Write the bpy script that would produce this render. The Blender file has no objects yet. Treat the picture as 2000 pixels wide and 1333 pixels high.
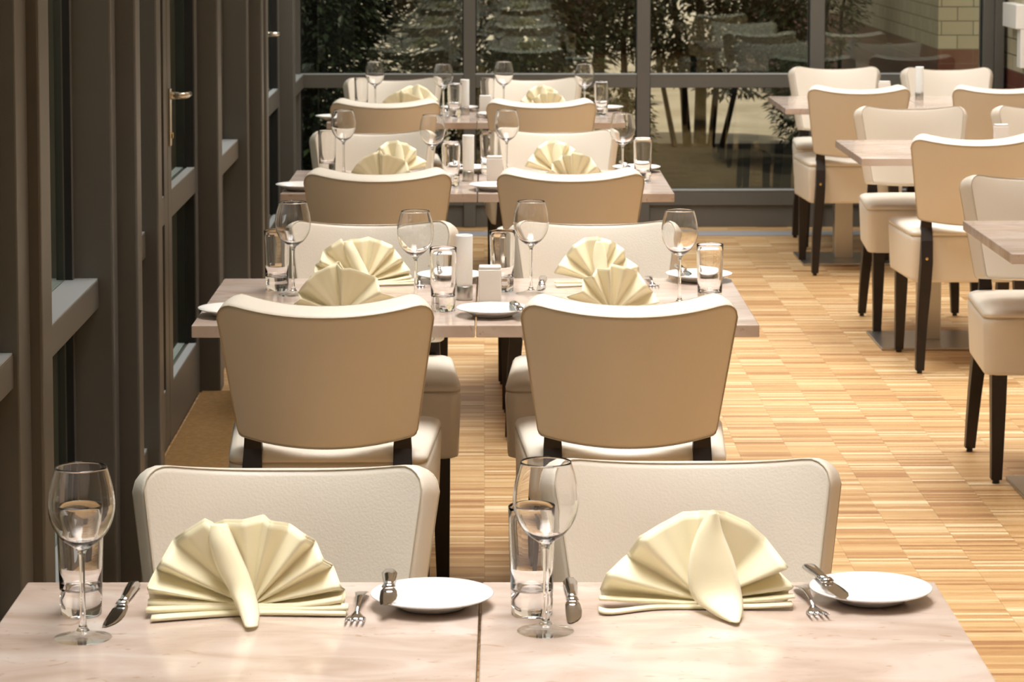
import bpy, bmesh, math, random
from mathutils import Vector, Matrix
PI = math.pi
rnd = random.Random(7)
S = bpy.context.scene
C = S.collection

# ------------------------------------------------------------------ camera
cd = bpy.data.cameras.new('camera'); cam = bpy.data.objects.new('camera', cd); C.objects.link(cam)
S.camera = cam
CAMH = 1.8042
cam.location = (0, 0, CAMH)
pitch, yaw = 0.0815, 0.010
cam.rotation_euler = (PI/2 - pitch, 0, -yaw)
cd.sensor_width = 36; cd.lens = 5487.3/2000*36
cd.shift_y = -(666.5-242.7)/2000
cd.clip_start = .05; cd.clip_end = 200
cd.dof.use_dof = True; cd.dof.focus_distance = 5.2; cd.dof.aperture_fstop = 18

# ------------------------------------------------------------------ world, view, lights
W = bpy.data.worlds.new('world'); S.world = W; W.use_nodes = True
bg = W.node_tree.nodes['Background']; bg.inputs[0].default_value = (.90, .95, 1, 1); bg.inputs[1].default_value = .8
S.view_settings.view_transform = 'Standard'; S.view_settings.look = 'None'
S.view_settings.exposure = 0.0; S.view_settings.gamma = 1; S.view_settings.use_curve_mapping = False
CEIL = 3.3
sl = bpy.data.lights.new('sun', 'SUN'); sl.energy = 3.0; sl.angle = math.radians(3); sl.color = (1, .93, .80)
so = bpy.data.objects.new('sun', sl); C.objects.link(so); so.rotation_euler = Vector((0, -.42, 1)).to_track_quat('Z', 'Y').to_euler(); so.location = (3, -5, 12)
def area(name, x, y, sx, sy, power, col=(1, .98, .955), spread=70):
    l = bpy.data.lights.new(name, 'AREA'); l.shape = 'RECTANGLE'; l.size = sx; l.size_y = sy
    l.energy = power; l.color = col; l.spread = math.radians(spread)
    o = bpy.data.objects.new(name, l); C.objects.link(o); o.location = (x, y, CEIL-.06); return o
for i, y in enumerate((0.6, 3.8, 7.0, 10.2, 13.2)):
    area('ceiling_lamp', (.1, .15, .3, .42, .42)[i], y, 1.4, 2.6, (28, 31, 35, 38, 54)[i], spread=(70, 70, 70, 74, 125)[i])
    area('ceiling_lamp', 2.40, y, 1.6, 2.6, (17, 21, 28, 35, 50)[i], spread=(70, 70, 70, 74, 125)[i])

# ------------------------------------------------------------------ materials
def new_mat(name):
    m = bpy.data.materials.new(name); m.use_nodes = True
    nt = m.node_tree; return m, nt, nt.nodes['Principled BSDF']
def N(nt, t, **k):
    n = nt.nodes.new(t)
    for a, b in k.items(): setattr(n, a, b)
    return n
def mat(name, col, rough=.5, metal=0, bump=None, var=None, **k):
    m, nt, b = new_mat(name)
    b.inputs['Base Color'].default_value = (*col, 1); b.inputs['Roughness'].default_value = rough; b.inputs['Metallic'].default_value = metal
    for a, v in k.items(): b.inputs[a.replace('_', ' ')].default_value = v
    tc = N(nt, 'ShaderNodeTexCoord')
    if bump:
        n = N(nt, 'ShaderNodeTexNoise'); n.inputs['Scale'].default_value = bump[0]; n.inputs['Detail'].default_value = 3
        bp = N(nt, 'ShaderNodeBump'); bp.inputs['Strength'].default_value = bump[1]; bp.inputs['Distance'].default_value = bump[2]
        nt.links.new(tc.outputs['Object'], n.inputs['Vector']); nt.links.new(n.outputs['Fac'], bp.inputs['Height']); nt.links.new(bp.outputs['Normal'], b.inputs['Normal'])
    if var:
        n = N(nt, 'ShaderNodeTexNoise'); n.inputs['Scale'].default_value = var[0]; n.inputs['Detail'].default_value = 4
        r = N(nt, 'ShaderNodeValToRGB'); r.color_ramp.elements[0].position = .35; r.color_ramp.elements[1].position = .7
        r.color_ramp.elements[0].color = (*var[1], 1); r.color_ramp.elements[1].color = (*col, 1)
        nt.links.new(tc.outputs['Object'], n.inputs['Vector']); nt.links.new(n.outputs['Fac'], r.inputs[0]); nt.links.new(r.outputs[0], b.inputs['Base Color'])
    return m
M = {}
M['leather'] = mat('cream_leatherette', (.80, .73, .625), .42, bump=(230, .35, .0012), var=(3, (.77, .70, .60)))
M['seam'] = mat('leather_seam', (.52, .44, .32), .6)
M['legwood'] = mat('dark_stained_wood', (.010, .005, .004), .42, bump=(60, .1, .001), var=(9, (.016, .008, .005)))
M['brass'] = mat('brass', (.7, .5, .2), .25, 1)
M['glide'] = mat('black_plastic', (.02, .02, .02), .5)
M['steel'] = mat('brushed_steel', (.52, .50, .47), .3, 1, bump=(300, .1, .0004))
M['chrome'] = mat('polished_steel', (.62, .62, .63), .12, 1)
M['china'] = mat('white_china', (.86, .85, .82), .12, var=(2, (.85, .84, .81)))
M['frost'] = mat('frosted_glass', (.82, .82, .80), .55, Subsurface_Weight=.2)
M['ceramic'] = mat('white_ceramic', (.80, .76, .70), .35)
M['linen'] = mat('cream_linen', (.92, .84, .58), .62, bump=(900, .25, .0006), Sheen_Weight=.25)
M['frame'] = mat('grey_painted_metal', (.122, .115, .100), .42, bump=(700, .05, .0003), var=(1.2, (.108, .102, .088)))
M['skylit_edge'] = mat('skylit_metal_bead', (.42, .44, .45), .35)  # bluish pale grey holds the sky light on transom and rail tops
M['gasket'] = mat('black_gasket', (.004, .004, .004), .6)
M['nickel'] = mat('nickel', (.70, .66, .58), .22, 1)
M['plaster'] = mat('warm_white_plaster', (.72, .66, .56), .8, bump=(60, .2, .002))
M['mat'] = mat('coir_mat', (.36, .20, .065), .95, bump=(500, 1, .004), var=(60, (.27, .15, .045)))
M['grille'] = mat('floor_grille', (.42, .43, .47), .4, .3)
M['whitebox'] = mat('white_lacquer', (.82, .80, .75), .4)
M['bark'] = mat('tree_bark', (.022, .015, .009), .9, bump=(20, .6, .02), var=(8, (.012, .009, .006)))
M['leaf'] = mat('conifer_leaf', (.022, .042, .010), .5, var=(1.3, (.005, .010, .003)), Specular_IOR_Level=.3)
M['leaf2'] = mat('yellow_green_leaf', (.040, .055, .010), .5, var=(1.0, (.008, .014, .003)), Specular_IOR_Level=.3)
M['leaf3'] = mat('reddish_leaf', (.09, .022, .012), .5, var=(2, (.03, .012, .006)))
M['lawn'] = mat('lawn_ground', (.026, .018, .006), .95, bump=(30, .6, .03), var=(2.2, (.013, .010, .004)))
M['gravel'] = mat('pale_gravel', (.72, .62, .49), .95, bump=(15, .6, .03), var=(1.1, (.50, .42, .31)))
# marble
m, nt, b = new_mat('beige_marble'); M['marble'] = m
tc = N(nt, 'ShaderNodeTexCoord'); n1 = N(nt, 'ShaderNodeTexNoise'); n1.inputs['Scale'].default_value = 4.5; n1.inputs['Detail'].default_value = 7; n1.inputs['Distortion'].default_value = 1.0
mp = N(nt, 'ShaderNodeMapping'); mp.inputs['Scale'].default_value = (1, 2.2, 1); oi = N(nt, 'ShaderNodeObjectInfo')
va = N(nt, 'ShaderNodeVectorMath', operation='ADD'); nt.links.new(tc.outputs['Object'], mp.inputs[0]); nt.links.new(mp.outputs[0], va.inputs[0])
cx = N(nt, 'ShaderNodeMath', operation='MULTIPLY'); cx.inputs[1].default_value = 31; nt.links.new(oi.outputs['Random'], cx.inputs[0]); nt.links.new(cx.outputs[0], va.inputs[1])
nt.links.new(va.outputs[0], n1.inputs['Vector'])
r1 = N(nt, 'ShaderNodeValToRGB'); e = r1.color_ramp.elements
e[0].position = .34; e[0].color = (.48, .37, .30, 1); e[1].position = .66; e[1].color = (.63, .535, .475, 1)
x = e.new(.5); x.color = (.57, .455, .385, 1)
nt.links.new(n1.outputs['Fac'], r1.inputs[0])
n2 = N(nt, 'ShaderNodeTexNoise'); n2.inputs['Scale'].default_value = 14; n2.inputs['Detail'].default_value = 8; n2.inputs['Distortion'].default_value = 2.5
nt.links.new(va.outputs[0], n2.inputs['Vector'])
r2 = N(nt, 'ShaderNodeValToRGB'); e = r2.color_ramp.elements; e[0].position = .30; e[0].color = (1, 1, 1, 1); e[1].position = .36; e[1].color = (0, 0, 0, 1)
nt.links.new(n2.outputs['Fac'], r2.inputs[0])
mx = N(nt, 'ShaderNodeMixRGB'); mx.inputs[2].default_value = (.36, .23, .13, 1); sc = N(nt, 'ShaderNodeMath', operation='MULTIPLY'); sc.inputs[1].default_value = .55
nt.links.new(r2.outputs[0], sc.inputs[0]); nt.links.new(sc.outputs[0], mx.inputs[0]); nt.links.new(r1.outputs[0], mx.inputs[1]); nt.links.new(mx.outputs[0], b.inputs['Base Color'])
b.inputs['Roughness'].default_value = .13; b.inputs['IOR'].default_value = 1.5
# strip parquet: 16 cm columns of 2.6 cm strips running along X
m, nt, b = new_mat('strip_parquet'); M['parquet'] = m
tc = N(nt, 'ShaderNodeTexCoord'); sp = N(nt, 'ShaderNodeSeparateXYZ'); nt.links.new(tc.outputs['Object'], sp.inputs[0])
def mth(op, a, bb=None):
    n = N(nt, 'ShaderNodeMath', operation=op)
    for i, v in enumerate((a, bb)):
        if v is None: continue
        if isinstance(v, (int, float)): n.inputs[i].default_value = v
        else: nt.links.new(v, n.inputs[i])
    return n.outputs[0]
cxo = mth('DIVIDE', sp.outputs[0], .165); cellx = mth('FLOOR', cxo)
wn0 = N(nt, 'ShaderNodeTexWhiteNoise', noise_dimensions='1D'); nt.links.new(cellx, wn0.inputs['W'])
ry = mth('ADD', mth('DIVIDE', sp.outputs[1], .019), wn0.outputs['Value']); celly = mth('FLOOR', ry)
cb = N(nt, 'ShaderNodeCombineXYZ'); nt.links.new(cellx, cb.inputs[0]); nt.links.new(celly, cb.inputs[1])
wn = N(nt, 'ShaderNodeTexWhiteNoise', noise_dimensions='2D'); nt.links.new(cb.outputs[0], wn.inputs['Vector'])
# blocks of strips share a tone
cb2 = N(nt, 'ShaderNodeCombineXYZ'); nt.links.new(cellx, cb2.inputs[0]); nt.links.new(mth('FLOOR', mth('DIVIDE', celly, 6)), cb2.inputs[1])
wn2 = N(nt, 'ShaderNodeTexWhiteNoise', noise_dimensions='2D'); nt.links.new(cb2.outputs[0], wn2.inputs['Vector'])
tone = mth('ADD', mth('MULTIPLY', wn.outputs['Value'], .82), mth('MULTIPLY', wn2.outputs['Value'], .18))
rp = N(nt, 'ShaderNodeValToRGB'); e = rp.color_ramp.elements
e[0].position = .08; e[0].color = (.37, .19, .08, 1); e[1].position = .95; e[1].color = (.80, .65, .42, 1)
for ps, cl in ((.3, (.52, .31, .135)), (.55, (.585, .38, .18)), (.78, (.64, .44, .225))):
    q = e.new(ps); q.color = (*cl, 1)
nt.links.new(tone, rp.inputs[0])
gn = N(nt, 'ShaderNodeTexNoise'); gn.inputs['Scale'].default_value = 1; gn.inputs['Detail'].default_value = 4
mp = N(nt, 'ShaderNodeMapping'); mp.inputs['Scale'].default_value = (14, 260, 1); nt.links.new(tc.outputs['Object'], mp.inputs[0]); nt.links.new(mp.outputs[0], gn.inputs['Vector'])
gr = N(nt, 'ShaderNodeValToRGB'); e = gr.color_ramp.elements; e[0].position = .3; e[0].color = (.80, .76, .70, 1); e[1].position = .65; e[1].color = (1.06, 1.05, 1.03, 1)
nt.links.new(gn.outputs['Fac'], gr.inputs[0])
ml = N(nt, 'ShaderNodeMixRGB', blend_type='MULTIPLY'); ml.inputs[0].default_value = .9; nt.links.new(rp.outputs[0], ml.inputs[1]); nt.links.new(gr.outputs[0], ml.inputs[2])
# fine joints
fy = mth('FRACT', ry); fx = mth('FRACT', cxo)
jy = mth('LESS_THAN', fy, .05); jx = mth('LESS_THAN', fx, .012); jj = mth('MULTIPLY', mth('MAXIMUM', jy, jx), .35)
mj = N(nt, 'ShaderNodeMixRGB'); mj.inputs[2].default_value = (.20, .10, .04, 1); nt.links.new(jj, mj.inputs[0]); nt.links.new(ml.outputs[0], mj.inputs[1])
nt.links.new(mj.outputs[0], b.inputs['Base Color']); b.inputs['Roughness'].default_value = .38
# bricks: cream blocks over a red plinth
m, nt, b = new_mat('cream_brick'); M['brick'] = m
tc = N(nt, 'ShaderNodeTexCoord'); sp = N(nt, 'ShaderNodeSeparateXYZ'); nt.links.new(tc.outputs['Object'], sp.inputs[0])
u = mth('ADD', sp.outputs[0], sp.outputs[1]); cb = N(nt, 'ShaderNodeCombineXYZ'); nt.links.new(u, cb.inputs[0]); nt.links.new(mth('ADD', sp.outputs[2], -.0020), cb.inputs[1])
def brick(c1, c2, mort):
    br = N(nt, 'ShaderNodeTexBrick'); br.inputs['Color1'].default_value = (*c1, 1); br.inputs['Color2'].default_value = (*c2, 1); br.inputs['Mortar'].default_value = (*mort, 1)
    br.inputs['Scale'].default_value = 1; br.inputs['Brick Width'].default_value = .195; br.inputs['Row Height'].default_value = .0862
    br.inputs['Mortar Size'].default_value = .0035; br.inputs['Mortar Smooth'].default_value = .3; nt.links.new(cb.outputs[0], br.inputs['Vector']); return br
b1 = brick((.52, .455, .31), (.46, .395, .26), (.13, .11, .06)); b2 = brick((.17, .045, .022), (.12, .03, .016), (.18, .09, .05))
mxx = N(nt, 'ShaderNodeMixRGB'); nt.links.new(mth('LESS_THAN', sp.outputs[2], .864), mxx.inputs[0]); nt.links.new(b1.outputs[0], mxx.inputs[1]); nt.links.new(b2.outputs[0], mxx.inputs[2])
nt.links.new(mxx.outputs[0], b.inputs['Base Color']); b.inputs['Roughness'].default_value = .6
bp = N(nt, 'ShaderNodeBump'); bp.inputs['Distance'].default_value = .004; bp.inputs['Strength'].default_value = .6; iv = mth('SUBTRACT', 1, b1.outputs['Fac']); nt.links.new(iv, bp.inputs['Height']); nt.links.new(bp.outputs[0], b.inputs['Normal'])
# drinking glass
m, nt, b = new_mat('drinking_glass'); M['glass'] = m
b.inputs['Base Color'].default_value = (1, 1, 1, 1); b.inputs['Roughness'].default_value = 0; b.inputs['IOR'].default_value = 1.46; b.inputs['Transmission Weight'].default_value = 1
# window glass: thin, reflecting by angle
m = bpy.data.materials.new('window_glass'); m.use_nodes = True; M['pane'] = m; nt = m.node_tree; nt.nodes.clear()
o = N(nt, 'ShaderNodeOutputMaterial'); mx = N(nt, 'ShaderNodeMixShader'); t = N(nt, 'ShaderNodeBsdfTransparent'); t.inputs[0].default_value = (.86, .86, .80, 1)
g = N(nt, 'ShaderNodeBsdfGlossy'); g.inputs['Roughness'].default_value = 0; g.inputs[0].default_value = (.9, 1, .92, 1); fr = N(nt, 'ShaderNodeFresnel'); fr.inputs[0].default_value = 1.5
dbl = N(nt, 'ShaderNodeMath', operation='MULTIPLY'); dbl.inputs[1].default_value = 1.35; dbl.use_clamp = True
ge = N(nt, 'ShaderNodeNewGeometry'); io = mth('SUBTRACT', 1.5, mth('MULTIPLY', ge.outputs['Backfacing'], 1.5-1/1.5)); nt.links.new(io, fr.inputs[0])
nt.links.new(fr.outputs[0], dbl.inputs[0]); nt.links.new(dbl.outputs[0], mx.inputs[0]); nt.links.new(t.outputs[0], mx.inputs[1]); nt.links.new(g.outputs[0], mx.inputs[2]); nt.links.new(mx.outputs[0], o.inputs[0])

m2 = M['pane'].copy(); m2.name = 'thin_foot_glass'; M['thin'] = m2
for n_ in m2.node_tree.nodes:
    if n_.type == 'BSDF_TRANSPARENT': n_.inputs[0].default_value = (.965, .97, .965, 1)
    if n_.type == 'BSDF_GLOSSY': n_.inputs[0].default_value = (1, 1, 1, 1)
    if n_.type == 'MATH' and n_.use_clamp: n_.inputs[1].default_value = 1.3
# ------------------------------------------------------------------ builders
class MB:
    def __init__(s): s.v = []; s.f = []
    def add(s, vs, fs):
        k = len(s.v); s.v += [tuple(q) for q in vs]; s.f += [tuple(i+k for i in f) for f in fs]; return s
    def box(s, x0, x1, y0, y1, z0, z1):
        return s.add([(x0,y0,z0),(x1,y0,z0),(x1,y1,z0),(x0,y1,z0),(x0,y0,z1),(x1,y0,z1),(x1,y1,z1),(x0,y1,z1)],
                     [(0,3,2,1),(4,5,6,7),(0,1,5,4),(1,2,6,5),(2,3,7,6),(3,0,4,7)])
    def loft(s, rings, cap=True, closed=True):
        k = len(s.v); n = len(rings[0])
        for r in rings: s.v += [tuple(q) for q in r]
        for i in range(len(rings)-1):
            for j in range(n if closed else n-1):
                a = k+i*n+j; b_ = k+i*n+(j+1) % n; s.f.append((a, b_, b_+n, a+n))
        if cap and closed:
            s.f.append(tuple(k+j for j in reversed(range(n)))); s.f.append(tuple(k+(len(rings)-1)*n+j for j in range(n)))
        return s
    def lathe(s, prof, n=40):
        k = len(s.v); idx = []
        for r, z in prof:
            if r < 1e-6: s.v.append((0, 0, z)); idx.append([len(s.v)-1])
            else:
                idx.append(list(range(len(s.v), len(s.v)+n)))
                for j in range(n): s.v.append((r*math.cos(2*PI*j/n), r*math.sin(2*PI*j/n), z))
        for a, b_ in zip(idx, idx[1:]):
            for j in range(n):
                j2 = (j+1) % n
                if len(a) == 1 and len(b_) == 1: continue
                if len(a) == 1: s.f.append((a[0], b_[j2], b_[j]))
                elif len(b_) == 1: s.f.append((a[j], a[j2], b_[0]))
                else: s.f.append((a[j], a[j2], b_[j2], b_[j]))
        return s
    def tube(s, pts, r, n=8, closed=False, flat=1.0):
        pts = [Vector(p) for p in pts]; rings = []
        for i, p in enumerate(pts):
            a = pts[i-1] if (i or closed) else pts[i]; b_ = pts[(i+1) % len(pts)] if (i < len(pts)-1 or closed) else pts[i]
            t = (b_-a); t = t.normalized() if t.length > 1e-9 else Vector((0, 0, 1))
            up = Vector((0, 0, 1)) if abs(t.z) < .95 else Vector((0, 1, 0))
            u_ = t.cross(up).normalized(); w = t.cross(u_).normalized(); rr = r[i] if isinstance(r, (list, tuple)) else r
            rings.append([p+(u_*math.cos(2*PI*j/n)+w*math.sin(2*PI*j/n)*flat)*rr for j in range(n)])
        if closed: rings.append(rings[0])
        return s.loft(rings, cap=not closed)
    def build(s, name, m, parent=None, smooth=False, bevel=0, bseg=2, subsurf=0, solid=0, fix=True):
        me = bpy.data.meshes.new(name); me.from_pydata(s.v, [], s.f)
        bm = bmesh.new(); bm.from_mesh(me); bmesh.ops.remove_doubles(bm, verts=bm.verts, dist=1e-6)
        if fix: bmesh.ops.recalc_face_normals(bm, faces=bm.faces)
        bm.to_mesh(me); bm.free(); me.materials.append(m)
        o = bpy.data.objects.new(name, me); C.objects.link(o)
        if parent: o.parent = parent
        if smooth: me.shade_smooth()
        if bevel:
            q = o.modifiers.new('bevel', 'BEVEL'); q.width = bevel; q.segments = bseg; q.limit_method = 'ANGLE'; q.angle_limit = math.radians(40); q.harden_normals = False
        if solid:
            q = o.modifiers.new('solid', 'SOLIDIFY'); q.thickness = solid; q.offset = 0
        if subsurf:
            q = o.modifiers.new('sub', 'SUBSURF'); q.levels = subsurf; q.render_levels = subsurf
        return o
def tag(o, label=None, cat=None, group=None, kind=None):
    if label: o['label'] = label
    if cat: o['category'] = cat
    if group: o['group'] = group
    if kind: o['kind'] = kind
    return o
def empty(name, loc=(0, 0, 0), rz=0):
    o = bpy.data.objects.new(name, None); C.objects.link(o); o.location = loc; o.rotation_euler = (0, 0, rz); o.empty_display_size = .05; return o
kids = {}
def copy_tree(o, parent=None):
    c = o.copy(); C.objects.link(c)
    if parent: c.parent = parent
    for ch in [q for q in list(o.children)]: copy_tree(ch, c)
    return c
used = set()
def inst(proto, loc, rz=0, label=None, group=None, scale=None):
    if proto.name in used: o = copy_tree(proto)
    else: o = proto; used.add(proto.name)
    o.location = loc; o.rotation_euler = (0, 0, rz)
    if scale: o.scale = scale
    if abs(loc[2]-.7855) < .1 and proto.name != 'x':   # things standing on a table top
        o.location = (loc[0]*TS, loc[1]*TS, loc[2]); o.scale = [q*TS for q in (scale or (1, 1, 1))]
    if label: o['label'] = label
    if group: o['group'] = group
    return o
def struct(mb, name, m, **k):
    return tag(mb.build(name, m, **k), kind='structure')

# ------------------------------------------------------------------ room shell
XL = -1.03       # face of the glazed door wall
YB = 15.18       # face of the end window wall
RX = 3.6
struct(MB().box(XL-.15, RX, -2.5, YB+.08, -.12, 0), 'floor', M['parquet'])
struct(MB().box(-1.3, RX+.1, -2.6, YB+.3, CEIL, CEIL+.15), 'ceiling', M['plaster'])
struct(MB().box(RX, RX+.15, -2.6, YB+.3, -.12, CEIL), 'wall_right', M['plaster'])
struct(MB().box(-1.3, RX+.15, -2.75, -2.5, -.12, CEIL), 'wall_front', M['plaster'])
gb = MB()
gb.box(XL+.02, 2.8, 14.79, 14.975, 0, .004)
struct(gb, 'trim_1', M['grille'])

fw = MB()
ZT0, ZT1 = .761, .833
MUL = [(-1.107, -.994), (-.111, -.046), (.828, .900), (1.767, 1.845), (2.705, 2.80)]
nwin = 0
for i in range(4):
    x0 = MUL[i][1]; x1 = MUL[i+1][0]; nwin += 1
    f = MB().box(MUL[i][0] if i == 0 else MUL[i][0], x0, YB-(.0 if i else .02), YB+.14, 0, CEIL)
    f.box(x0, x1, YB+.004, YB+.1, ZT0, ZT1).box(x0, x1, YB+.004, YB+.1, .119, .20)
    f.box(x0, x1, YB+.018, YB+.1, 0, .119).box(x0, x1, YB+.004, YB+.1, CEIL-.12, CEIL)
    f.box(x0, x1, YB+.06, YB+.1, .0, .119)
    fo = struct(f, 'window_%d' % nwin, M['frame'], bevel=.003)
    g_ = MB().box(x0, x1, YB+.055, YB+.061, .20, ZT0).box(x0, x1, YB+.055, YB+.061, ZT1, CEIL-.12); g_.build('glass_pane', M['pane'], fo)
    e_ = MB().box(x0, x1, YB+.002, YB+.05, ZT1, ZT1+.005).box(x0, x1, YB+.002, YB+.05, .20, .205); e_.build('glazing_bead', M['skylit_edge'], fo)
    q_ = MB()
    for (z0, z1) in ((.205, ZT0), (ZT1+.005, CEIL-.12)):
        q_.box(x0, x0+.006, YB+.04, YB+.054, z0, z1).box(x1-.006, x1, YB+.04, YB+.054, z0, z1)
    q_.build('gasket', M['gasket'], fo)
cc = MB().box(2.705, 2.765, YB, YB+.14, 0, CEIL).box(2.765, 2.815, YB-.03, YB+.14, 0, CEIL)
struct(cc, 'trim_2', M['frame'], bevel=.004)
# brick pier at the end of the right side and its outside neighbour
struct(MB().box(2.835, RX, 14.60, YB+.3, 0, CEIL), 'wall_back', M['brick'])

# glazed side wall on the left: posts, window bays and double doors repeating every 4.04 m
nd = 0; nt_ = 3
def post(y, kind, name):
    p = MB()
    if kind == 'end':      # slim post beside a door
        p.box(-1.16, -.958, y, y+.14, 0, CEIL)
    elif kind == 'step':   # stepped double post between two windows
        p.box(-1.16, -.937, y, y+.085, 0, CEIL).box(-1.16, -.887, y+.10, y+.19, 0, CEIL).box(-1.16, -.96, y+.08, y+.11, 0, CEIL)
    else:
        p.box(-1.16, -.937, y, y+.10, 0, CEIL)
    return struct(p, name, M['frame'], bevel=.006, bseg=2)
def win(y0, y1, xi=-.975):
    global nwin
    nwin += 1
    f = MB().box(-1.10, xi, y0, y1, ZT0, ZT1).box(-1.10, xi, y0, y1, .12, .20).box(-1.10, xi-.015, y0, y1, 0, .12)
    f.box(-1.10, -1.035, y0, y0+.045, .2, ZT0).box(-1.10, -1.035, y0, y0+.045, ZT1, CEIL).box(-1.10, -1.035, y1-.035, y1, .2, ZT0).box(-1.10, -1.035, y1-.035, y1, ZT1, CEIL)
    fo = struct(f, 'window_%d' % nwin, M['frame'], bevel=.003)
    MB().box(-1.062, -1.056, y0+.04, y1-.03, .2, ZT0).box(-1.062, -1.056, y0+.04, y1-.03, ZT1, CEIL).build('glass_pane', M['pane'], fo)
    MB().box(-1.055, xi-.002, y0, y1, ZT1, ZT1+.004).box(-1.055, xi-.002, y0, y1, .20, .204).build('glazing_bead', M['skylit_edge'], fo)  # covers the transom and sill tops; their sky light is in the colour
    MB().box(-1.054, -1.036, y1-.036, y1-.030, .205, ZT0).box(-1.054, -1.036, y1-.036, y1-.030, ZT1+.005, CEIL).build('gasket', M['gasket'], fo)
def door(y0, y1):
    global nd
    ym = (y0+y1)/2
    for k, (a, b_) in enumerate(((y0, ym), (ym, y1))):
        nd += 1; a += .006; b_ -= .006
        f = MB().box(-1.10, XL, a, a+.10, .01, CEIL).box(-1.10, XL, b_-.10, b_, .01, CEIL)
        f.box(-1.10, XL, a+.1, b_-.1, ZT1-.09, ZT1).box(-1.10, XL, a+.1, b_-.1, .01, .20).box(-1.10, XL, a+.1, b_-.1, CEIL-.1, CEIL)
        fo = struct(f, 'door_%d' % nd, M['frame'], bevel=.003)
        MB().box(-1.071, -1.065, a+.1, b_-.1, .2, ZT1-.09).box(-1.071, -1.065, a+.1, b_-.1, ZT1, CEIL-.1).build('glass_pane', M['pane'], fo)
        MB().box(-1.058, XL-.002, a+.1, b_-.1, ZT1, ZT1+.004).box(-1.058, XL-.002, a+.1, b_-.1, .20, .204).build('glazing_bead', M['skylit_edge'], fo)
        MB().box(-1.064, -1.058, a+.1, a+.106, .2, CEIL-.1).box(-1.064, -1.034, b_-.112, b_-.1, .2, CEIL-.1).build('gasket', M['gasket'], fo)
        if k == 1:
            h = MB().box(XL, XL+.008, a+.02, a+.055, .985, 1.175)
            hp = h.build('handle_plate', M['nickel'], fo, bevel=.002)
            yy = a+.038
            t = MB().tube([(XL+.006, yy, 1.150), (XL+.045, yy, 1.150), (XL+.056, yy+.012, 1.150), (XL+.058, yy+.05, 1.149), (XL+.056, yy+.125, 1.147)], [.013, .011, .011, .010, .009], 12)
            t.build('door_handle', M['nickel'], hp, smooth=True)
            MB().tube([(XL+.006, yy, 1.02), (XL+.014, yy, 1.02)], .011, 12).build('lock_cylinder', M['brass'], hp)
struct(MB().box(-1.16, XL-.06, -2.6, 1.9, 0, CEIL), 'wall_left', M['plaster'])
k_ = 3
for base in (2.01, 6.05, 10.11, 14.15):
    for kind, dy in (('end', 0), ('step', 1.01), ('plain', 2.0)):
        if base+dy > 15: continue
        post(base+dy, kind, 'trim_%d' % k_); k_ += 1
    if base < 14:
        win(base+.14, base+1.01); win(base+1.20, base+2.0)
        if base > 3: door(base+2.10, base+4.04)
        else: win(base+2.10, 5.90, -.997); struct(MB().box(-1.16, -.985, 5.90, 6.05, 0, CEIL), 'trim_20', M['frame'], bevel=.004)
    else:
        win(base+.14, 15.16)
tag(MB().box(XL+.005, -.62, 8.15, 10.105, 0, .008).build('door_mat', M['mat'], bevel=.002), 'brown coir mat on the floor before the glazed double door', 'door mat')

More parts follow.
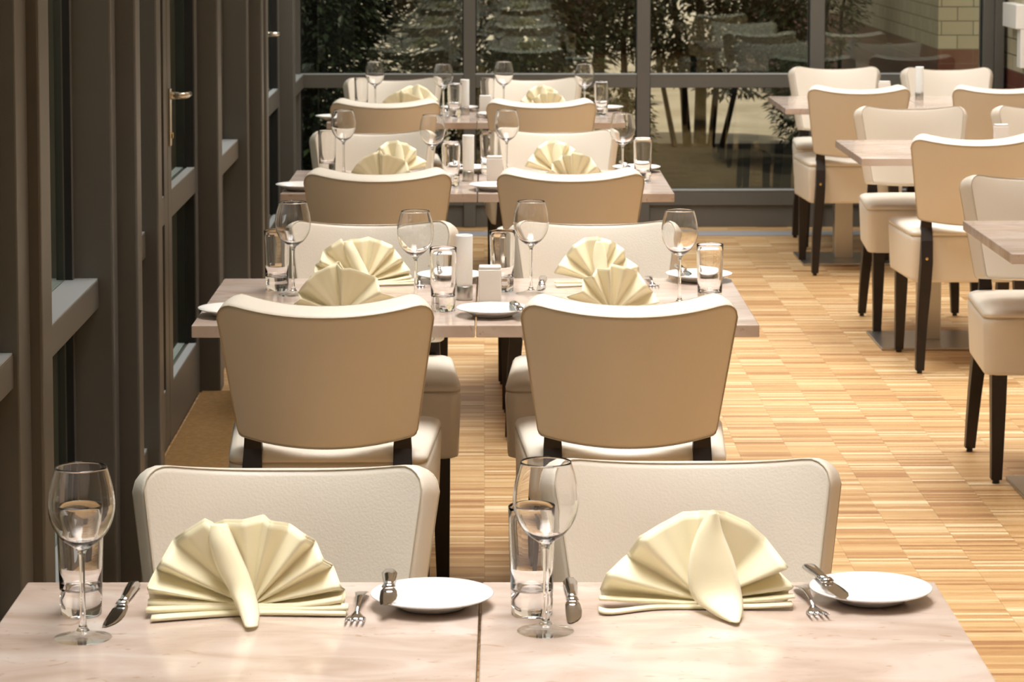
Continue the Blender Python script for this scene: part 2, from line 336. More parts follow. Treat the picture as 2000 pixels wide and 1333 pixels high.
# ------------------------------------------------------------------ chair
def arc_profile(u):   # top edge height against u
    a = abs(u)
    return .915-.0275*(1-a**2.2)
def corner(u, hw, r):
    d = (1-abs(u))*hw
    return 0 if d >= r else r-math.sqrt(max(r*r-(r-d)**2, 0))
def make_chair():
    root = empty('dining_chair')
    tag(root, 'chair', 'chair', 'cream dining chairs')
    # backrest: shaped, curved in plan, leaning back
    us = [-1+2*i/16 for i in range(17)]
    us = sorted(set([-1, -.985, -.96, -.925, -.88] + [-.82+1.64*i/18 for i in range(19)] + [1, .985, .96, .925, .88]))
    vs = [0, .03, .08] + [.08+.84*i/8 for i in range(1, 9)] + [.97, 1]
    def bp(u, v, side):   # side 0 back face, 1 front face
        ins = .0 if side == 0 else .026; drop = .017 if side == 0 else 0
        hw0, hw1 = .204, .243
        hwt = hw0+(hw1-hw0)*v-ins
        zb = .578-.016*(1-u*u)+corner(u, hw0, .012)+ins*.4
        zt = arc_profile(u)-corner(u, hw1, .040)-drop
        z = zb+(zt-zb)*v
        bulge = 0 if side == 0 else .012*(1-u**4)*(1-(2*v-1)**4)
        y = -.186-.088*(1-u*u)-.092*((z-.56)/.35)+(0.072+bulge if side else -.004*(1-u**4)*(1-(2*v-1)**4))
        hx = hwt*u
        return (hx, y, z)
    b = MB(); nu, nv = len(us), len(vs)
    for side in (0, 1):
        k = len(b.v)
        for v in vs:
            for u in us: b.v.append(bp(u, v, side))
        for i in range(nv-1):
            for j in range(nu-1):
                b.f.append((k+i*nu+j, k+i*nu+j+1, k+(i+1)*nu+j+1, k+(i+1)*nu+j))
    loop = [j for j in range(nu)] + [i*nu+nu-1 for i in range(1, nv)] + [(nv-1)*nu+j for j in range(nu-2, -1, -1)] + [i*nu for i in range(nv-2, 0, -1)]
    # rounded boxing between the two faces
    rings = []
    L = len(loop); cen = Vector((0, 0, .74))
    for s_ in range(7):
        t = s_/6; rg = []
        for q in loop:
            a = Vector(b.v[q]); c = Vector(b.v[q+nu*nv]); p = a.lerp(c, t)
            out = Vector((p.x, 0, (p.z-.74)*1.0)); out = out.normalized() if out.length else out
            rg.append(p+out*(.0055*math.sin(PI*t)**.7 if 0 < t < 1 else 0))
        rings.append(rg)
    b.loft(rings, cap=False)
    back = b.build('backrest', M['leather'], root, smooth=True)
    pp = [Vector(bp(us[q % nu], vs[q//nu], 0))+Vector((0, -.001, 0)) for q in loop]
    MB().tube(pp, .0016, 6, closed=True).build('piping', M['seam'], back, smooth=True)
    pp = [Vector(bp(us[q % nu], vs[q//nu], 1))+Vector((0, .0006, 0)) for q in loop]
    MB().tube(pp, .0011, 6, closed=True).build('piping', M['seam'], back, smooth=True)
    # seat: padded box with skirt
    def sect(z, grow, r=.035):
        pts = []
        y0, y1 = -.205-grow, .262+grow; wb, wf = .226+grow, .250+grow
        cs = [(wf-r, y1-r, 0), (-(wf-r), y1-r, 90), (-(wb-r), y0+r, 180), (wb-r, y0+r, 270)]
        for cx_, cy_, a0 in cs:
            for k in range(7):
                a = math.radians(a0+90*k/6); pts.append((cx_+r*math.cos(a), cy_+r*math.sin(a), z))
        return pts
    b = MB(); rings = []
    for z, g in ((.337, -.012), (.340, -.006), (.35, -.004), (.45, .0), (.492, .002), (.506, .0015), (.514, -.002)): rings.append(sect(z, g))
    b.loft(rings)
    seat = b.build('seat', M['leather'], root, smooth=False)
    seat.data.shade_smooth()
    b = MB(); rings = []
    for z, g in ((.512, -.008), (.517, .0), (.524, .0018), (.533, -.004), (.539, -.016), (.5435, -.045), (.547, -.10), (.549, -.16)): rings.append(sect(z, g, .03))
    b.loft(rings); cu = b.build('seat_cushion', M['leather'], seat, smooth=True)
    MB().tube(sect(.5145, -.001), .0024, 6, closed=True).build('piping', M['seam'], seat, smooth=True)
    # legs
    for sx in (-1, 1):
        rg = []
        for (z, y, hx, w, d) in ((0.012, .236, .205, .0165, .0165), (.12, .233, .203, .019, .019), (.25, .228, .201, .0225, .0225), (.345, .225, .200, .024, .024)):
            rg.append([(sx*hx-w, y-d, z), (sx*hx+w, y-d, z), (sx*hx+w, y+d, z), (sx*hx-w, y+d, z)])
        l = MB().loft(rg).build('leg', M['legwood'], root, bevel=.002)
        MB().lathe([(0, 0), (.011, 0), (.011, .014), (0, .014)], 12).build('foot_glide', M['glide'], l).location = (sx*.205, .236, 0)
        rg = []
        for (z, y, hx, w, d) in ((0.012, -.262, .200, .016, .016), (.1, -.250, .196, .018, .019), (.2, -.238, .190, .020, .022), (.32, -.228, .180, .022, .025), (.42, -.2265, .174, .022, .026), (.5, -.207, .171, .022, .020), (.548, -.188, .170, .021, .014), (.60, -.196, .170, .018, .008), (.64, -.206, .170, .015, .006)):
            rg.append([(sx*hx-w, y-d, z), (sx*hx+w, y-d, z), (sx*hx+w, y+d, z), (sx*hx-w, y+d, z)])
        l = MB().loft(rg).build('leg', M['legwood'], root, bevel=.002)
        MB().lathe([(0, 0), (.010, 0), (.010, .014), (0, .014)], 12).build('foot_glide', M['glide'], l).location = (sx*.200, -.262, 0)
        bo = MB().lathe([(0, 0), (.0062, 0), (.0058, .003), (0, .004)], 12).build('bolt', M['brass'], l); bo.location = (sx*.176, -.2525, .435); bo.rotation_euler = (PI/2, 0, 0)
    return root
chair = make_chair()
# seat positions: x, y of the top of the backrest, facing (1 = away from the camera), turn, label
chairs = [
 (-.315, 4.42, -1, 0, 'cream leatherette chair facing the nearest table on its door side'),
 (.331, 4.47, -1, 0, 'cream leatherette chair facing the nearest table on its aisle side'),
 (-.356, 6.235, 1, 0, 'large tan-looking chair back on the door side, before the second table row'),
 (.326, 6.235, 1, 0, 'large tan-looking chair back on the aisle side, before the second table row'),
 (-.313, 7.76, -1, 0, 'cream chair at the far side of the second table row, door side'),
 (.307, 7.76, -1, 0, 'cream chair at the far side of the second table row, aisle side'),
 (-.350, 9.19, 1, 0, 'chair seen from behind before the third table row, door side'),
 (.285, 9.19, 1, 0, 'chair seen from behind before the third table row, aisle side'),
 (-.427, 10.76, -1, 0, 'cream chair at the far side of the third table row, door side'),
 (.274, 10.79, -1, 0, 'cream chair at the far side of the third table row, aisle side'),
 (-.435, 12.36, 1, 0, 'chair seen from behind before the last table row, door side'),
 (.253, 12.36, 1, 0, 'chair seen from behind before the last table row, aisle side'),
 (-.452, 13.86, -1, 0, 'cream chair between last laid table row and end window, door side'),
 (.240, 13.86, -1, 0, 'cream chair between last laid table row and end window, aisle side'),
 (1.842, 14.74, -1, 0, 'cream chair against the end window, beyond the farthest bare table'),
 (1.772, 13.22, 1, 0, 'chair back with dark legs before the farthest bare table, beside aisle'),
 (1.823, 11.97, -1, 0, 'cream chair facing us across the middle bare table, beside aisle'),
 (1.846, 10.48, 1, 0, 'chair with brass leg bolt before the middle bare table, beside aisle'),
 (1.778, 9.02, -1, 0, 'cream chair behind the closest bare table, front legs on open parquet'),
 (2.42, 14.66, -1, 0, 'cream chair in the window corner beside the brick pier'),
 (2.460, 13.23, 1, 0, 'chair back before the farthest bare table, cut by the picture edge'),
 (2.415, 12.0, -1, 0, 'cream chair peeking out beyond middle bare table at picture edge'),
]
for x, y, s, t, lab in chairs:
    inst(chair, (x, y+.278*s, 0), (0 if s > 0 else PI)+t, lab, 'cream dining chairs')

# ------------------------------------------------------------------ tables
ZT = .785      # table height
TS = .9762
def make_table():
    root = empty('dining_table'); tag(root, 't', 'table', 'marble dining tables')
    MB().box(-.3365, .3365, 0, .818, ZT-.030, ZT).build('tabletop', M['marble'], root, bevel=.0025, bseg=2)
    MB().box(-.045, .045, .400, .490, .01, ZT-.03).build('column', M['steel'], root, bevel=.004)
    MB().box(-.225, .225, .184, .634, 0, .012).build('base_plate', M['steel'], root, bevel=.003)
    MB().box(-.15, .15, .26, .56, ZT-.042, ZT-.030).build('top_bracket', M['glide'], root)
    return root
table = make_table()
rows = [(-.012, 3.372, -.0085), (-.021, 6.773, -.0037), (-.0235, 9.795, -.0023), (-.033, 12.88, 0)]
rn = ['nearest', 'second', 'third', 'last']
for (x, y, r), n in zip(rows, rn):
    for s, w in ((-1, 'door'), (1, 'aisle')):
        dx = s*.3465
        inst(table, ((x+dx*math.cos(r))*TS, (y+dx*math.sin(r))*TS, 0), r, 'marble table with place settings, %s half of the %s row' % (w, n), 'marble dining tables')
for x, y, n in ((1.478, 13.72, 'farthest bare'), (1.50, 11.10, 'middle bare'), (1.538, 8.12, 'closest bare')):
    for k, w in ((0, 'aisle half'), (1, 'outer half')):
        if n == 'closest bare' and k == 1: continue
        if n == 'middle bare' and k == 1: continue
        inst(table, ((x+.345+.6925*k)*TS, y*TS, 0), 0, 'marble-topped table on a steel pedestal, %s of the %s row' % (w, n), 'marble dining tables')
inst(table, ((1.50+.345+.6925)*TS, 11.10*TS, 0), 0, 'marble-topped table cut by the picture edge, outer half of middle bare row', 'marble dining tables')

# ------------------------------------------------------------------ tableware prototypes
def lathe_obj(name, prof, m, n=48, parent=None): return MB().lathe(prof, n).build(name, m, parent, smooth=True)
def smooth_prof(p, k=4):
    out = []
    for i in range(len(p)-1):
        p0 = p[max(i-1, 0)]; p1 = p[i]; p2 = p[i+1]; p3 = p[min(i+2, len(p)-1)]
        for j in range(k):
            t = j/k
            out.append(tuple(max(.5*((2*p1[a])+(-p0[a]+p2[a])*t+(2*p0[a]-5*p1[a]+4*p2[a]-p3[a])*t*t+(-p0[a]+3*p1[a]-3*p2[a]+p3[a])*t**3), 0) for a in (0, 1)))
    out.append(p[-1]); return out
wo = smooth_prof([(.0405, .0012), (.034, .0028), (.018, .0068), (.0075, .0135), (.0045, .028), (.0038, .065), (.0040, .105), (.0058, .123), (.014, .1315), (.029, .1430), (.0415, .1625), (.0468, .186), (.0452, .208), (.0408, .228), (.0357, .245)])
wi = smooth_prof([(.0348, .2452), (.0399, .228), (.0443, .208), (.0459, .186), (.0405, .1640), (.028, .1455), (.013, .1362), (.004, .1345), (0, .1343)])
wine = empty('wine_glass')
lathe_obj('bowl', [(0, .1275)] + [q for q in wo if q[1] > .1285] + wi, M['glass'], 56, wine)
lathe_obj('stem', [(0, .0100)] + [q for q in wo if .0100 < q[1] < .1285] + [(0, .1286)], M['glass'], 32, wine)
lathe_obj('foot', [(0, .0002), (.040, .0002), (.0408, .0008)] + [q for q in wo if q[1] <= .0120] + [(0, .0125)], M['thin'], 56, wine)
tag(wine, 'x', 'wine glass', 'wine glasses')
tum = lathe_obj('tumbler', [(0, 0), (.0285, 0), (.0300, .0015)] + [(.030+.0045*t, .0015+.1575*t) for t in (.1, .3, .5, .7, .9, 1)] + [(.0338, .1602), (.0330, .159)] + [(.0325-.0045*t, .155-.114*t) for t in (0, .25, .5, .75)] + [(.0270, .041), (.0235, .0365), (.012, .0345), (0, .034)], M['glass'], 48)
tag(tum, 'x', 'tumbler', 'straight tumblers')
plate = lathe_obj('side_plate', smooth_prof([(0, .0045), (.030, .0045), (.048, .0050), (.056, .0085), (.070, .0155), (.0885, .0215)], 3) + [(.0905, .0212), (.0908, .0198)] + smooth_prof([(.088, .0180), (.070, .0115), (.056, .0045), (.050, .0012), (.046, 0), (.044, .0012), (0, .0015)], 3), M['china'], 64)
tag(plate, 'x', 'plate', 'white side plates')
def blade0(name, pts, m, parent=None):   # pts: (y, half width left, half width right, z0, z1)
    b = MB(); rg = []
    for y, a, c, z0, z1 in pts:
        zm = (z0+z1)/2
        rg.append([(-a, y, zm), (-a*.6, y, z1), (c*.6, y, z1), (c, y, zm), (c*.6, y, z0), (-a*.6, y, z0)])
    return b.loft(rg).build(name, m, parent, smooth=True)
def make_knife(L, nm, wd):
    root = empty(nm)
    s = L/.25
    def blade(n_, pts, m, par): return blade0(n_, [(a, b_*wd, c_*wd, d, e_) for a, b_, c_, d, e_ in pts], m, par)
    bl = blade('blade', [(0, .0075, -.0050, .0012, .0020), (.006*s, .0082, -.001, .0010, .0024), (.018*s, .0088, .0045, .001, .0026), (.04*s, .0092, .0085, .001, .0028), (.07*s, .0092, .0098, .001, .0030), (.105*s, .0088, .0090, .001, .0034), (.118*s, .0070, .007, .001, .0060)], M['chrome'], root)
    bl.data.shade_flat()
    blade('bolster', [(.116*s, .0055, .0055, .001, .0075), (.120*s, .0078, .0078, .0005, .0098), (.130*s, .0078, .0078, .0005, .0100), (.134*s, .006, .006, .001, .0088)], M['chrome'], root)
    blade('handle', [(.133*s, .0055, .0055, .001, .0085), (.16*s, .0062, .0062, .0008, .0092), (.20*s, .0080, .0080, .0005, .0102), (.235*s, .0088, .0088, .0005, .0105), (.247*s, .0070, .0070, .001, .0095), (.252*s, .002, .002, .004, .007)], M['chrome'], root)
    return root
knife = tag(make_knife(.24, 'table_knife', 1.25), 'x', 'knife', 'table knives')
bknife = tag(make_knife(.19, 'butter_knife', 1.35), 'x', 'butter knife', 'butter knives')
def make_fork():
    root = empty('dinner_fork')
    def blade(n_, pts, m, par): return blade0(n_, [(a, b_*1.25, c_*1.25, d, e_) for a, b_, c_, d, e_ in pts], m, par)
    blade('handle', [(.062, .0028, .0028, .004, .0075), (.085, .0026, .0026, .009, .0125), (.11, .0038, .0038, .012, .0155), (.14, .0065, .0065, .012, .0150), (.165, .0088, .0088, .008, .0105), (.183, .0080, .0080, .004, .0065), (.190, .003, .003, .0025, .0045)], M['chrome'], root)
    blade('tine_root', [(.036, .0118, .0118, .0005, .0025), (.046, .0112, .0112, .0005, .0028), (.056, .0070, .0070, .0015, .0045), (.064, .0030, .0030, .0035, .0075)], M['chrome'], root)
    for k in range(4):
        x = (k-1.5)*.0084
        b = MB(); rg = []
        for y, w, z in ((0, .0008, .0085), (.008, .0014, .0055), (.022, .0019, .0025), (.040, .0021, .0012)):
            rg.append([(x-w, y, z), (x+w, y, z), (x+w, y, z+.0018), (x-w, y, z+.0018)])
        b.loft(rg).build('tine', M['chrome'], root, smooth=True)
    return root
fork = tag(make_fork(), 'x', 'fork', 'dinner forks')
def make_candle():
    root = empty('candle_holder')
    lathe_obj('steel_base', [(0, 0), (.0212, 0), (.0218, .001), (.0218, .034), (.0205, .036), (0, .036)], M['steel'], 40, root)
    lathe_obj('glass_shade', [(0, .0355), (.0200, .0355), (.0212, .045), (.0216, .165), (.0212, .1685), (.0198, .1685), (.0195, .165), (.0192, .045), (0, .044)], M['frost'], 40, root)
    return root
candle = tag(make_candle(), 'x', 'candle holder', 'frosted candle holders')
def make_shaker():
    root = empty('menu_block')
    MB().box(-.0295, .0295, -.0175, .0175, 0, .085).build('body', M['ceramic'], root, bevel=.0035, bseg=3)
    MB().box(-.0285, .0285, -.0165, .0165, .0858, .094).build('lid', M['china'], root, bevel=.0035, bseg=3)
    return root
shaker = tag(make_shaker(), 'x', 'condiment box', 'white condiment boxes')

# ------------------------------------------------------------------ napkins
K = .26
def lerp(a, b, t): return a+(b-a)*t
def napkin(name, rays, bands, flap, lean=.16):
    """rays: (x, z, depth) of the fan's rim from one end to the other, fold line by fold line;
    bands: flat folds lying at the foot; flap: the rolled fold over the middle"""
    b = MB(); nr = 14; sub = 5; cols = []
    for i in range(len(rays)-1):
        for j in range(sub):
            t = j/sub; te = .5*t*t*(3-2*t)+.5*t
            x = lerp(rays[i][0], rays[i+1][0], t); z = lerp(rays[i][1], rays[i+1][1], t); d = lerp(rays[i][2], rays[i+1][2], te); cols.append((x, z, d))
    cols.append(rays[-1])
    g = []
    for x, z, d in cols:
        for k in range(nr+1):
            r = .03+.97*k/nr
            pr = r**.75
            yy = d*pr+lean*z*r*.6-.004
            g.append((x*r, yy, .010+z*r*(1)+(-(yy))*0))
    n = nr+1; f = []
    for i in range(len(cols)-1):
        for k in range(nr): f.append((i*n+k, (i+1)*n+k, (i+1)*n+k+1, i*n+k+1))
    b.add(g, f)
    # second layer just behind the first: the doubled hem that shows as a lighter rim
    g2 = [(x*1.012, y+.006, .010+(z-.010)*1.03) for x, y, z in g]
    b.add(g2, f)
    for pts, w, h in bands:      # pts along the fold (x, y, z)
        pts2 = smooth3(pts, 5); rg = []
        for i, p in enumerate(pts2):
            t = i/(len(pts2)-1); hh = h*(1-.35*abs(2*t-1)**0*0)
            ww = w*(.8+.2*math.cos(t*7))
            ring = []
            for q in range(10):
                a = 2*PI*q/10
                ring.append((p[0], p[1]+ww*math.cos(a), p[2]+hh*math.sin(a)+hh))
            rg.append(ring)
        b.loft(rg)
    # flap
    le, ri, bul = flap; L = smooth3(le, 5); R_ = smooth3(ri, 5); ns = 9; g = []; f = []
    for i, (p, q) in enumerate(zip(L, R_)):
        for s in range(ns+1):
            t = s/ns; u = 2*t-1; dd = bul*math.sqrt(max(1-u*u, 0))
            v = [lerp(p[a], q[a], t) for a in range(3)]; v[1] -= dd; v[2] += dd*.25; g.append(tuple(v))
    for i in range(len(L)-1):
        for s in range(ns): f.append((i*(ns+1)+s, i*(ns+1)+s+1, (i+1)*(ns+1)+s+1, (i+1)*(ns+1)+s))
    b.add(g, f)
    b.v = [(x, y, z*.86) for x, y, z in b.v]
    o = b.build(name, M['linen'], smooth=True, solid=.0014, fix=False)
    return tag(o, 'x', 'napkin', 'folded fan napkins')
def smooth3(p, k=5):
    out = []
    for i in range(len(p)-1):
        p0 = p[max(i-1, 0)]; p1 = p[i]; p2 = p[i+1]; p3 = p[min(i+2, len(p)-1)]
        for j in range(k):
            t = j/k
            out.append(tuple(.5*((2*p1[a])+(-p0[a]+p2[a])*t+(2*p0[a]-5*p1[a]+4*p2[a]-p3[a])*t*t+(-p0[a]+3*p1[a]-3*p2[a]+p3[a])*t**3) for a in range(3)))
    out.append(tuple(p[-1])); return out
R_, V_ = -.017, .013
nap1 = napkin('folded_napkin',
  [(-.152, .010, .006), (-.153, .020, .002), (-.152, .038, -.030), (-.149, .046, -.006), (-.143, .058, V_), (-.134, .076, R_), (-.118, .105, V_), (-.098, .124, -.006), (-.068, .145, R_*.6), (-.057, .131, V_),
   (-.040, .141, -.002), (-.012, .143, R_*.7), (.018, .146, V_*.7), (.030, .142, R_*.8), (.057, .131, V_*.8), (.084, .119, R_), (.096, .103, V_*.8), (.110, .079, R_), (.122, .062, V_), (.136, .036, R_), (.140, .022, V_), (.141, .010, .0), (.140, .002, .0)],
  [([(-.152, -.020, .016), (-.08, -.014, .011), (0, -.008, .005), (.07, -.012, .007), (.138, -.015, .020)], .010, .0055),
   ([(-.153, -.032, .008), (-.08, -.022, .007), (0, -.012, .003), (.07, -.016, .004), (.148, -.020, .008)], .011, .0050),
   ([(-.143, -.055, .001), (-.07, -.036, .001), (0, -.022, .000), (.07, -.022, .001), (.145, -.026, .001)], .012, .0042)],
  ([(-.062, .012, .1475), (-.062, -.004, .122), (-.048, -.018, .078), (-.030, -.030, .045), (-.012, -.060, .016), (.000, -.098, .003)],
   [(-.034, .012, .1480), (-.022, -.004, .118), (-.002, -.016, .070), (.010, -.030, .036), (.018, -.062, .014), (.018, -.094, .003)], .018))
nap2 = napkin('folded_napkin',
  [(-.146, .000, .0), (-.150, .016, .008), (-.142, .050, R_*1.3), (-.110, .070, V_*1.4), (-.094, .110, R_*1.2), (-.060, .128, -.004), (-.028, .143, V_*.8), (-.006, .142, V_*1.5),
   (.013, .152, R_), (.033, .146, -.002), (.067, .127, V_*.3), (.092, .100, V_*.8), (.122, .060, R_*1.3), (.108, .046, V_*1.2), (.131, .026, R_*.8), (.126, .012, V_), (.124, .000, 0)],
  [([(-.153, -.016, .016), (-.08, -.012, .010), (0, -.008, .004), (.07, -.010, .010), (.132, -.014, .018)], .009, .0030),
   ([(-.155, -.040, .003), (-.135, -.046, .001), (-.07, -.020, .001), (0, -.016, .000), (.07, -.018, .002), (.128, -.020, .006)], .011, .0032)],
  ([(.006, -.006, .164), (-.010, -.010, .132), (-.022, -.016, .085), (-.020, -.028, .028), (.008, -.070, .008), (.030, -.098, .002)],
   [(.020, -.006, .164), (.027, -.012, .130), (.042, -.024, .085), (.052, -.040, .036), (.052, -.070, .014), (.044, -.100, .002)], .020))
nap3 = napkin('folded_napkin',   # two broad leaves and a narrow cuff, as on the rows behind
  [(-.128, .030, V_), (-.118, .060, R_*1.2), (-.090, .086, V_*1.3), (-.075, .122, R_*1.2), (-.035, .142, V_*.8), (.000, .150, R_*1.2), (.016, .140, V_*1.4), (.040, .136, R_), (.060, .120, V_), (.078, .108, R_),
   (.088, .074, V_*1.4), (.120, .052, R_*1.2), (.128, .026, V_)],
  [([(-.130, -.016, .012), (-.06, -.012, .010), (0, -.008, .004), (.06, -.010, .010), (.134, -.014, .014)], .009, .0030),
   ([(-.128, -.034, .002), (-.06, -.020, .001), (0, -.014, .000), (.06, -.018, .001), (.132, -.026, .002)], .011, .0030)],
  ([(-.006, -.004, .148), (-.014, -.012, .112), (-.016, -.020, .070), (-.012, -.034, .026), (.000, -.066, .004)],
   [(.014, -.004, .146), (.022, -.012, .112), (.026, -.022, .070), (.022, -.038, .026), (.018, -.066, .004)], .010))

# ------------------------------------------------------------------ laying the tables
Z = ZT+.0005
def lab(what, far, side, row):
    return '%s at the %s place, %s half of the %s row' % (what, 'far' if far else 'near', side, row)
# nearest row: only the far places are in view
for x, y, s in ((-.565, 3.889, 'door'), (.087, 3.919, 'aisle')):
    inst(wine, (x, y, Z), 0, 'large stemmed wine glass before a tumbler, %s half of the nearest table' % s, 'wine glasses')
for x, y, s in ((-.587, 4.025, 'door'), (.069, 4.015, 'aisle')):
    inst(tum, (x, y, Z), 0, 'straight tumbler just behind the large wine glass, %s half of nearest table' % s, 'straight tumblers')
for x, y, s in ((-.077, 4.062, 'door'), (.573, 4.092, 'aisle')):
    inst(plate, (x, y, Z), 0, 'white round side plate with a butter knife, %s half of nearest table' % s, 'white side plates')
inst(nap1, (-.341, 4.035, Z), 0, 'yellow-cream linen fan napkin with rolled centre fold, beside the tall tumbler', 'folded fan napkins', scale=(.965, 1, 1))
inst(nap2, (.322, 4.060, Z), 0, 'yellow-cream linen fan napkin with a broad pointed cuff, aisle half of nearest table', 'folded fan napkins')
inst(knife, (-.536, 3.945, Z), -.03, 'table knife between tumbler and napkin on the nearest table, door half', 'table knives')
inst(knife, (.130, 3.960, Z), 0, 'table knife between tumbler and napkin on the nearest table, aisle half', 'table knives')
inst(fork, (-.187, 3.945, Z), -.03, 'steel fork between the rolled napkin and the plate near the table seam', 'dinner forks')
inst(fork, (.485, 3.974, Z), .06, 'steel fork between the pointed napkin and the outermost plate', 'dinner forks')
def rest(px, py, dx, dy, rz, l):
    o = inst(bknife, (px+dx, py+dy, Z+.0215), rz, l, 'butter knives'); o.rotation_euler = (0, 0, rz); return o
rest(-.077, 4.062, -.062, -.085, .02, 'short butter knife lying across the plate near the table seam')
rest(.573, 4.092, -.045, -.085, .20, 'short butter knife lying across the outermost plate of the nearest table')
# the three laid rows behind
lay = {
 'second': dict(o=(-.021, 6.773), fw=[(-.478, .520), (.144, .532)], ft=[(-.527, .612), (.069, .590)], nw=[(-.153, .306), (.519, .326)], nt=[(-.082, .238), (.594, .300)],
    np_=[(-.600, .160), (.042, .155)], fp=[(-.070, .780), (.604, .785)], fn=[(-.300, .700), (.325, .700)], nn=[(-.332, .135), (.337, .135)], c=(-.030, .434), b=(.036, .397)),
 'third': dict(o=(-.0235, 9.795), fw=[(-.500, .640), (.108, .640)], ft=[(-.566, .735), (.042, .690)], nw=[(-.164, .400), (.532, .470)], nt=[(-.095, .250), (.602, .400)],
    np_=[(-.625, .130), (.060, .120)], fp=[(-.030, .770), (.600, .770)], fn=[(-.300, .640), (.292, .640)], nn=[(-.340, .160), (.338, .160)], c=(-.034, .434), b=(.062, .420)),
 'last': dict(o=(-.033, 12.88), fw=[(-.490, .600), (.128, .600)], ft=[(-.560, .690), (.050, .690)], nw=[(-.160, .420), (.510, .420)], nt=[(-.105, .300), (.590, .420)],
    np_=[(-.660, .150), (.090, .300)], fp=[(-.085, .700), (.620, .700)], fn=[(-.300, .620), (.318, .620)], nn=[(-.345, .170), (.330, .170)], c=(-.058, .450), b=(.040, .440)),
}
side = ['door', 'aisle']
for row, d in lay.items():
    ox, oy = d['o']
    P = lambda q: (ox+q[0], oy+q[1], Z)
    for k in (0, 1):
        s = side[k]
        inst(wine, P(d['fw'][k]), rnd.random(), lab('stemmed wine glass', 1, s, row), 'wine glasses')
        inst(wine, P(d['nw'][k]), rnd.random(), lab('stemmed wine glass', 0, s, row), 'wine glasses')
        inst(tum, P(d['ft'][k]), rnd.random(), lab('straight tumbler', 1, s, row), 'straight tumblers')
        inst(tum, P(d['nt'][k]), rnd.random(), lab('straight tumbler', 0, s, row), 'straight tumblers')
        inst(plate, P(d['fp'][k]), 0, lab('white side plate', 1, s, row), 'white side plates')
        inst(plate, P(d['np_'][k]), 0, lab('white side plate', 0, s, row), 'white side plates')
        far = inst((nap1, nap3)[k] if row == 'second' else (nap3 if (row == 'third') else (nap2, nap3)[k]), P(d['fn'][k]), (.25, .10)[k]-.06*(row == 'last'), lab('cream fan napkin', 1, s, row), 'folded fan napkins', scale=(.90, .95, .93))
        near = inst((nap2, nap3)[k], P(d['nn'][k]), PI+(-.12, .2)[k], lab('cream fan napkin', 0, s, row), 'folded fan napkins', scale=(.92, .95, .93))
        fx = d['fn'][k][0]; fy = d['fn'][k][1]
        inst(fork, (ox+fx+.150, oy+fy-.060, Z), .04, lab('steel fork', 1, s, row), 'dinner forks')
        inst(knife, (ox+fx-.155, oy+fy-.115, Z), -.05, lab('table knife', 1, s, row), 'table knives')
        pp = d['fp'][k]; rest(ox+pp[0], oy+pp[1], -.030, -.075, .12, lab('butter knife across the plate', 1, s, row))
        pp = d['np_'][k]; rest(ox+pp[0], oy+pp[1], .050, .090, PI+.1, lab('butter knife across the plate', 0, s, row))
    inst(candle, P(d['c']), 0, 'frosted glass candle holder with steel base, middle of the %s laid row' % row, 'frosted candle holders')
    inst(shaker, P(d['b']), 0, 'small white condiment box beside the candle holder of the %s laid row' % row, 'white condiment boxes')
inst(candle, (2.224, 14.30, Z), 0, 'frosted candle holder with steel base on the farthest bare table', 'frosted candle holders')
inst(shaker, (2.05, 14.33, Z), 0, 'small white condiment box beside the candle on the farthest bare table', 'white condiment boxes')
inst(shaker, (2.15, 11.62, Z), 0, 'small white condiment box on the middle bare table', 'white condiment boxes')

# white box fixed to the brick pier
wb = MB().box(2.775, 2.834, 14.62, 15.0, 1.105, 1.232).build('white_wall_box', M['whitebox'], bevel=.003)
tag(wb, 'white box-shaped fitting fixed to the brick pier in the window corner', 'wall fitting')
pc = MB().box(2.80, 2.833, 14.62, 14.72, .90, 1.104).build('lower_panel', M['whitebox'], wb, bevel=.003)

# ------------------------------------------------------------------ outside
tag(MB().box(-14, 16, YB+.15, 21.7, -.30, -.12).build('lawn', M['lawn']), kind='structure')
tag(MB().box(-40, 40, 21.7, 60, -.30, -.13).build('gravel_yard', M['gravel']), kind='structure')
tag(MB().box(-14, -1.3, -3, YB+.15, -.30, -.12).build('side_lawn', M['lawn']), kind='structure')
nb = MB().box(2.771, 9, 17.1, 30, -.2, 7).build('brick_house', M['brick']); tag(nb, 'cream brick house with a red brick plinth outside the window corner', 'house')
def foliage(seed, blobs, n, size, m, name='foliage', parent=None):
    r = random.Random(seed); b = MB(); tot = sum(q[3]*q[4]*q[5] for q in blobs)
    for cx_, cy_, cz_, rx, ry, rz in blobs:
        k = int(n*rx*ry*rz/tot)
        for _ in range(k):
            v = Vector((r.gauss(0, 1), r.gauss(0, 1), r.gauss(0, 1))).normalized()*(.55+.45*r.random())
            p = Vector((cx_+v.x*rx, cy_+v.y*ry, cz_+v.z*rz))
            out = Vector((v.x, v.y, -.25+.5*r.random()))+Vector((r.uniform(-.5, .5), r.uniform(-.5, .5), r.uniform(-.4, .2)))
            out.normalize(); sd = out.cross(Vector((r.uniform(-.3, .3), r.uniform(-.3, .3), 1))).normalized()
            l = size*r.uniform(.6, 1.5); w = l*.24
            q0 = p; q1 = p+out*l*.5+sd*w; q2 = p+out*l+Vector((0, 0, -.2*l)); q3 = p+out*l*.5-sd*w
            b.add([q0, q1, q2, q3], [(0, 1, 2, 3)])
    return b.build(name, m, parent, fix=False)
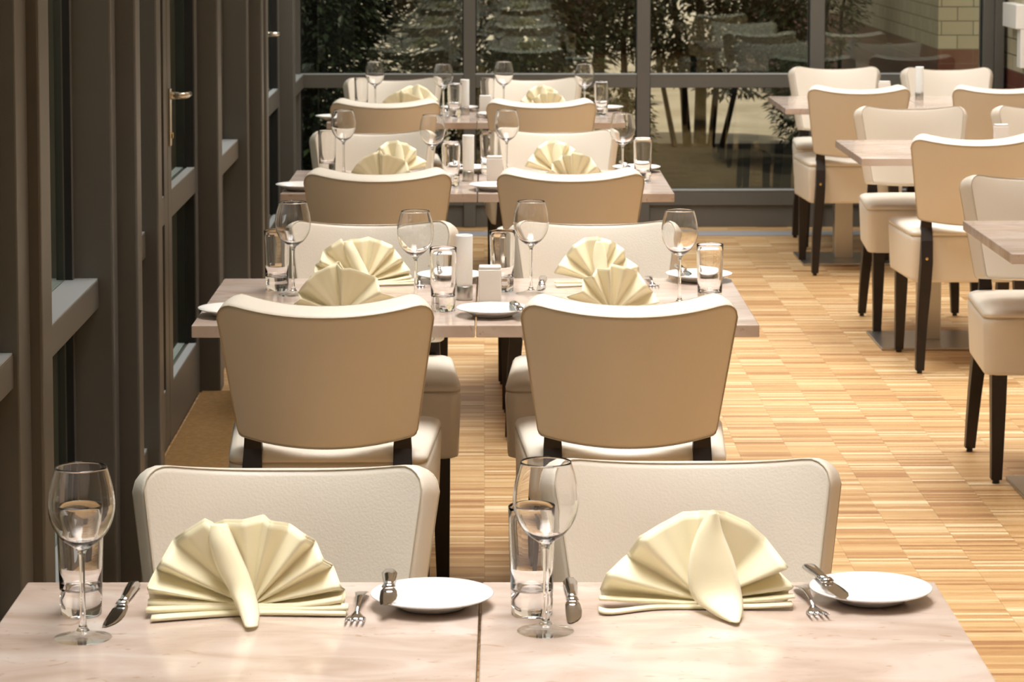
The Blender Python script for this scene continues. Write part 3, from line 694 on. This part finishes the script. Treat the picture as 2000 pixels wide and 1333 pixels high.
def tree(x, y, blobs, n, size, m, label, cat, trunks, seed, name='garden_tree'):
    root = empty(name, (x, y, -.12)); tag(root, label, cat, 'trees and shrubs outside the end window')
    foliage(seed, blobs, n, size, m, 'foliage', root)
    r = random.Random(seed+1)
    for tx, ty, lx, h, w in trunks:
        MB().tube([(tx, ty, 0), (tx+lx*.4, ty, h*.35), (tx+lx*.7+r.uniform(-.04, .04), ty+.05, h*.7), (tx+lx, ty, h)], [w, w*.8, w*.6, w*.3], 8).build('trunk', M['bark'], root, smooth=True)
    return root
tree(-1.15, 17.6, [(0, 0, .85, .68, .5, .95), (.30, .2, 1.9, .7, .5, .8), (-.6, .2, 2.0, .6, .5, .9)], 17000, .060, M['leaf'], 'dense dark conifer outside the end window next to the glazed door wall', 'tree', [(0, 0, .1, 2.2, .06)], 11)
tree(.05, 18.6, [(0, 0, .9, .72, .5, .95), (.1, .2, 2.1, .8, .5, .9)], 15000, .062, M['leaf'], 'dark evergreen seen beyond the middle of the laid tables', 'tree', [(.1, 0, -.1, 2.2, .06)], 21)
tree(.84, 16.9, [(0, 0, .42, .20, .3, .46), (.02, .1, 1.4, .26, .35, .50)], 4200, .042, M['leaf2'], 'yellow-green bush outside behind the second window bay', 'bush', [(0, 0, .05, 1.5, .03)], 31, 'garden_bush')
tree(.58, 20.4, [(0, 0, 1.15, .30, .25, .30)], 1200, .05, M['leaf3'], 'small reddish-leaved shrub between the dark evergreens outside', 'shrub', [(0, 0, .0, 1.0, .02)], 35, 'garden_bush')
tree(1.62, 21.4, [(0, 0, 1.10, .74, .4, .62), (-.10, .1, 2.0, .8, .4, .7), (.5, -.3, 1.2, .5, .3, .5), (.30, .2, .62, .50, .3, .26)], 16000, .066, M['leaf'], 'multi-stemmed small tree at the lawn edge outside the third window bay', 'tree',
     [(-.16, 0, -.26, 1.5, .022), (-.06, .05, -.10, 1.6, .035), (.03, 0, .02, 1.7, .050), (.12, .05, .12, 1.6, .028), (.20, .0, .30, 1.5, .024)], 41)
tree(2.25, 19.2, [(0, 0, 1.20, .38, .4, .45), (-.15, .1, 2.0, .40, .4, .5)], 4200, .05, M['leaf2'], 'olive-green slender tree beside the brick house', 'tree', [(0, 0, .1, 2.0, .045), (.1, 0, .2, 1.6, .02)], 51)
tree(2.38, 20.9, [(0, 0, .45, .26, .3, .45)], 2600, .05, M['leaf'], 'added low dark bush darkening the view of the pale yard beside the brick house', 'bush', [(0, 0, .0, .8, .02)], 55, 'garden_bush')  # bush added to darken this end of the bright yard
tree(.2, 25.0, [(0, 0, .8, 1.0, .7, 1.1), (.2, .2, 2.2, 1.2, .7, 1.1)], 14000, .11, M['leaf'], 'broad dark tree farther back across the gravel yard', 'tree', [(0, 0, .1, 1.6, .08)], 61)
tree(-1.9, 22.5, [(0, 0, 1.1, 1.2, .8, 1.3), (.3, .2, 2.3, 1.2, .8, 1.1)], 22000, .12, M['leaf'], 'wide dark tree closing the view behind the conifers', 'tree', [(0, 0, .1, 1.6, .09)], 71)
tree(1.15, 28.5, [(0, 0, 1.7, 1.3, .8, .9)], 6000, .11, M['leaf2'], 'loose distant tree over the pale yard', 'tree', [(0, 0, .1, 1.8, .07)], 81)
hg = MB().box(-3.2, -2.4, -2, 16.5, -.12, 1.5).build('added_hedge', M['leaf']); tag(hg, 'added dark box outside the glazed door wall, kept low for sky light', 'added_hedge')  # added block, dark behind the side glass, low enough to let sky light in
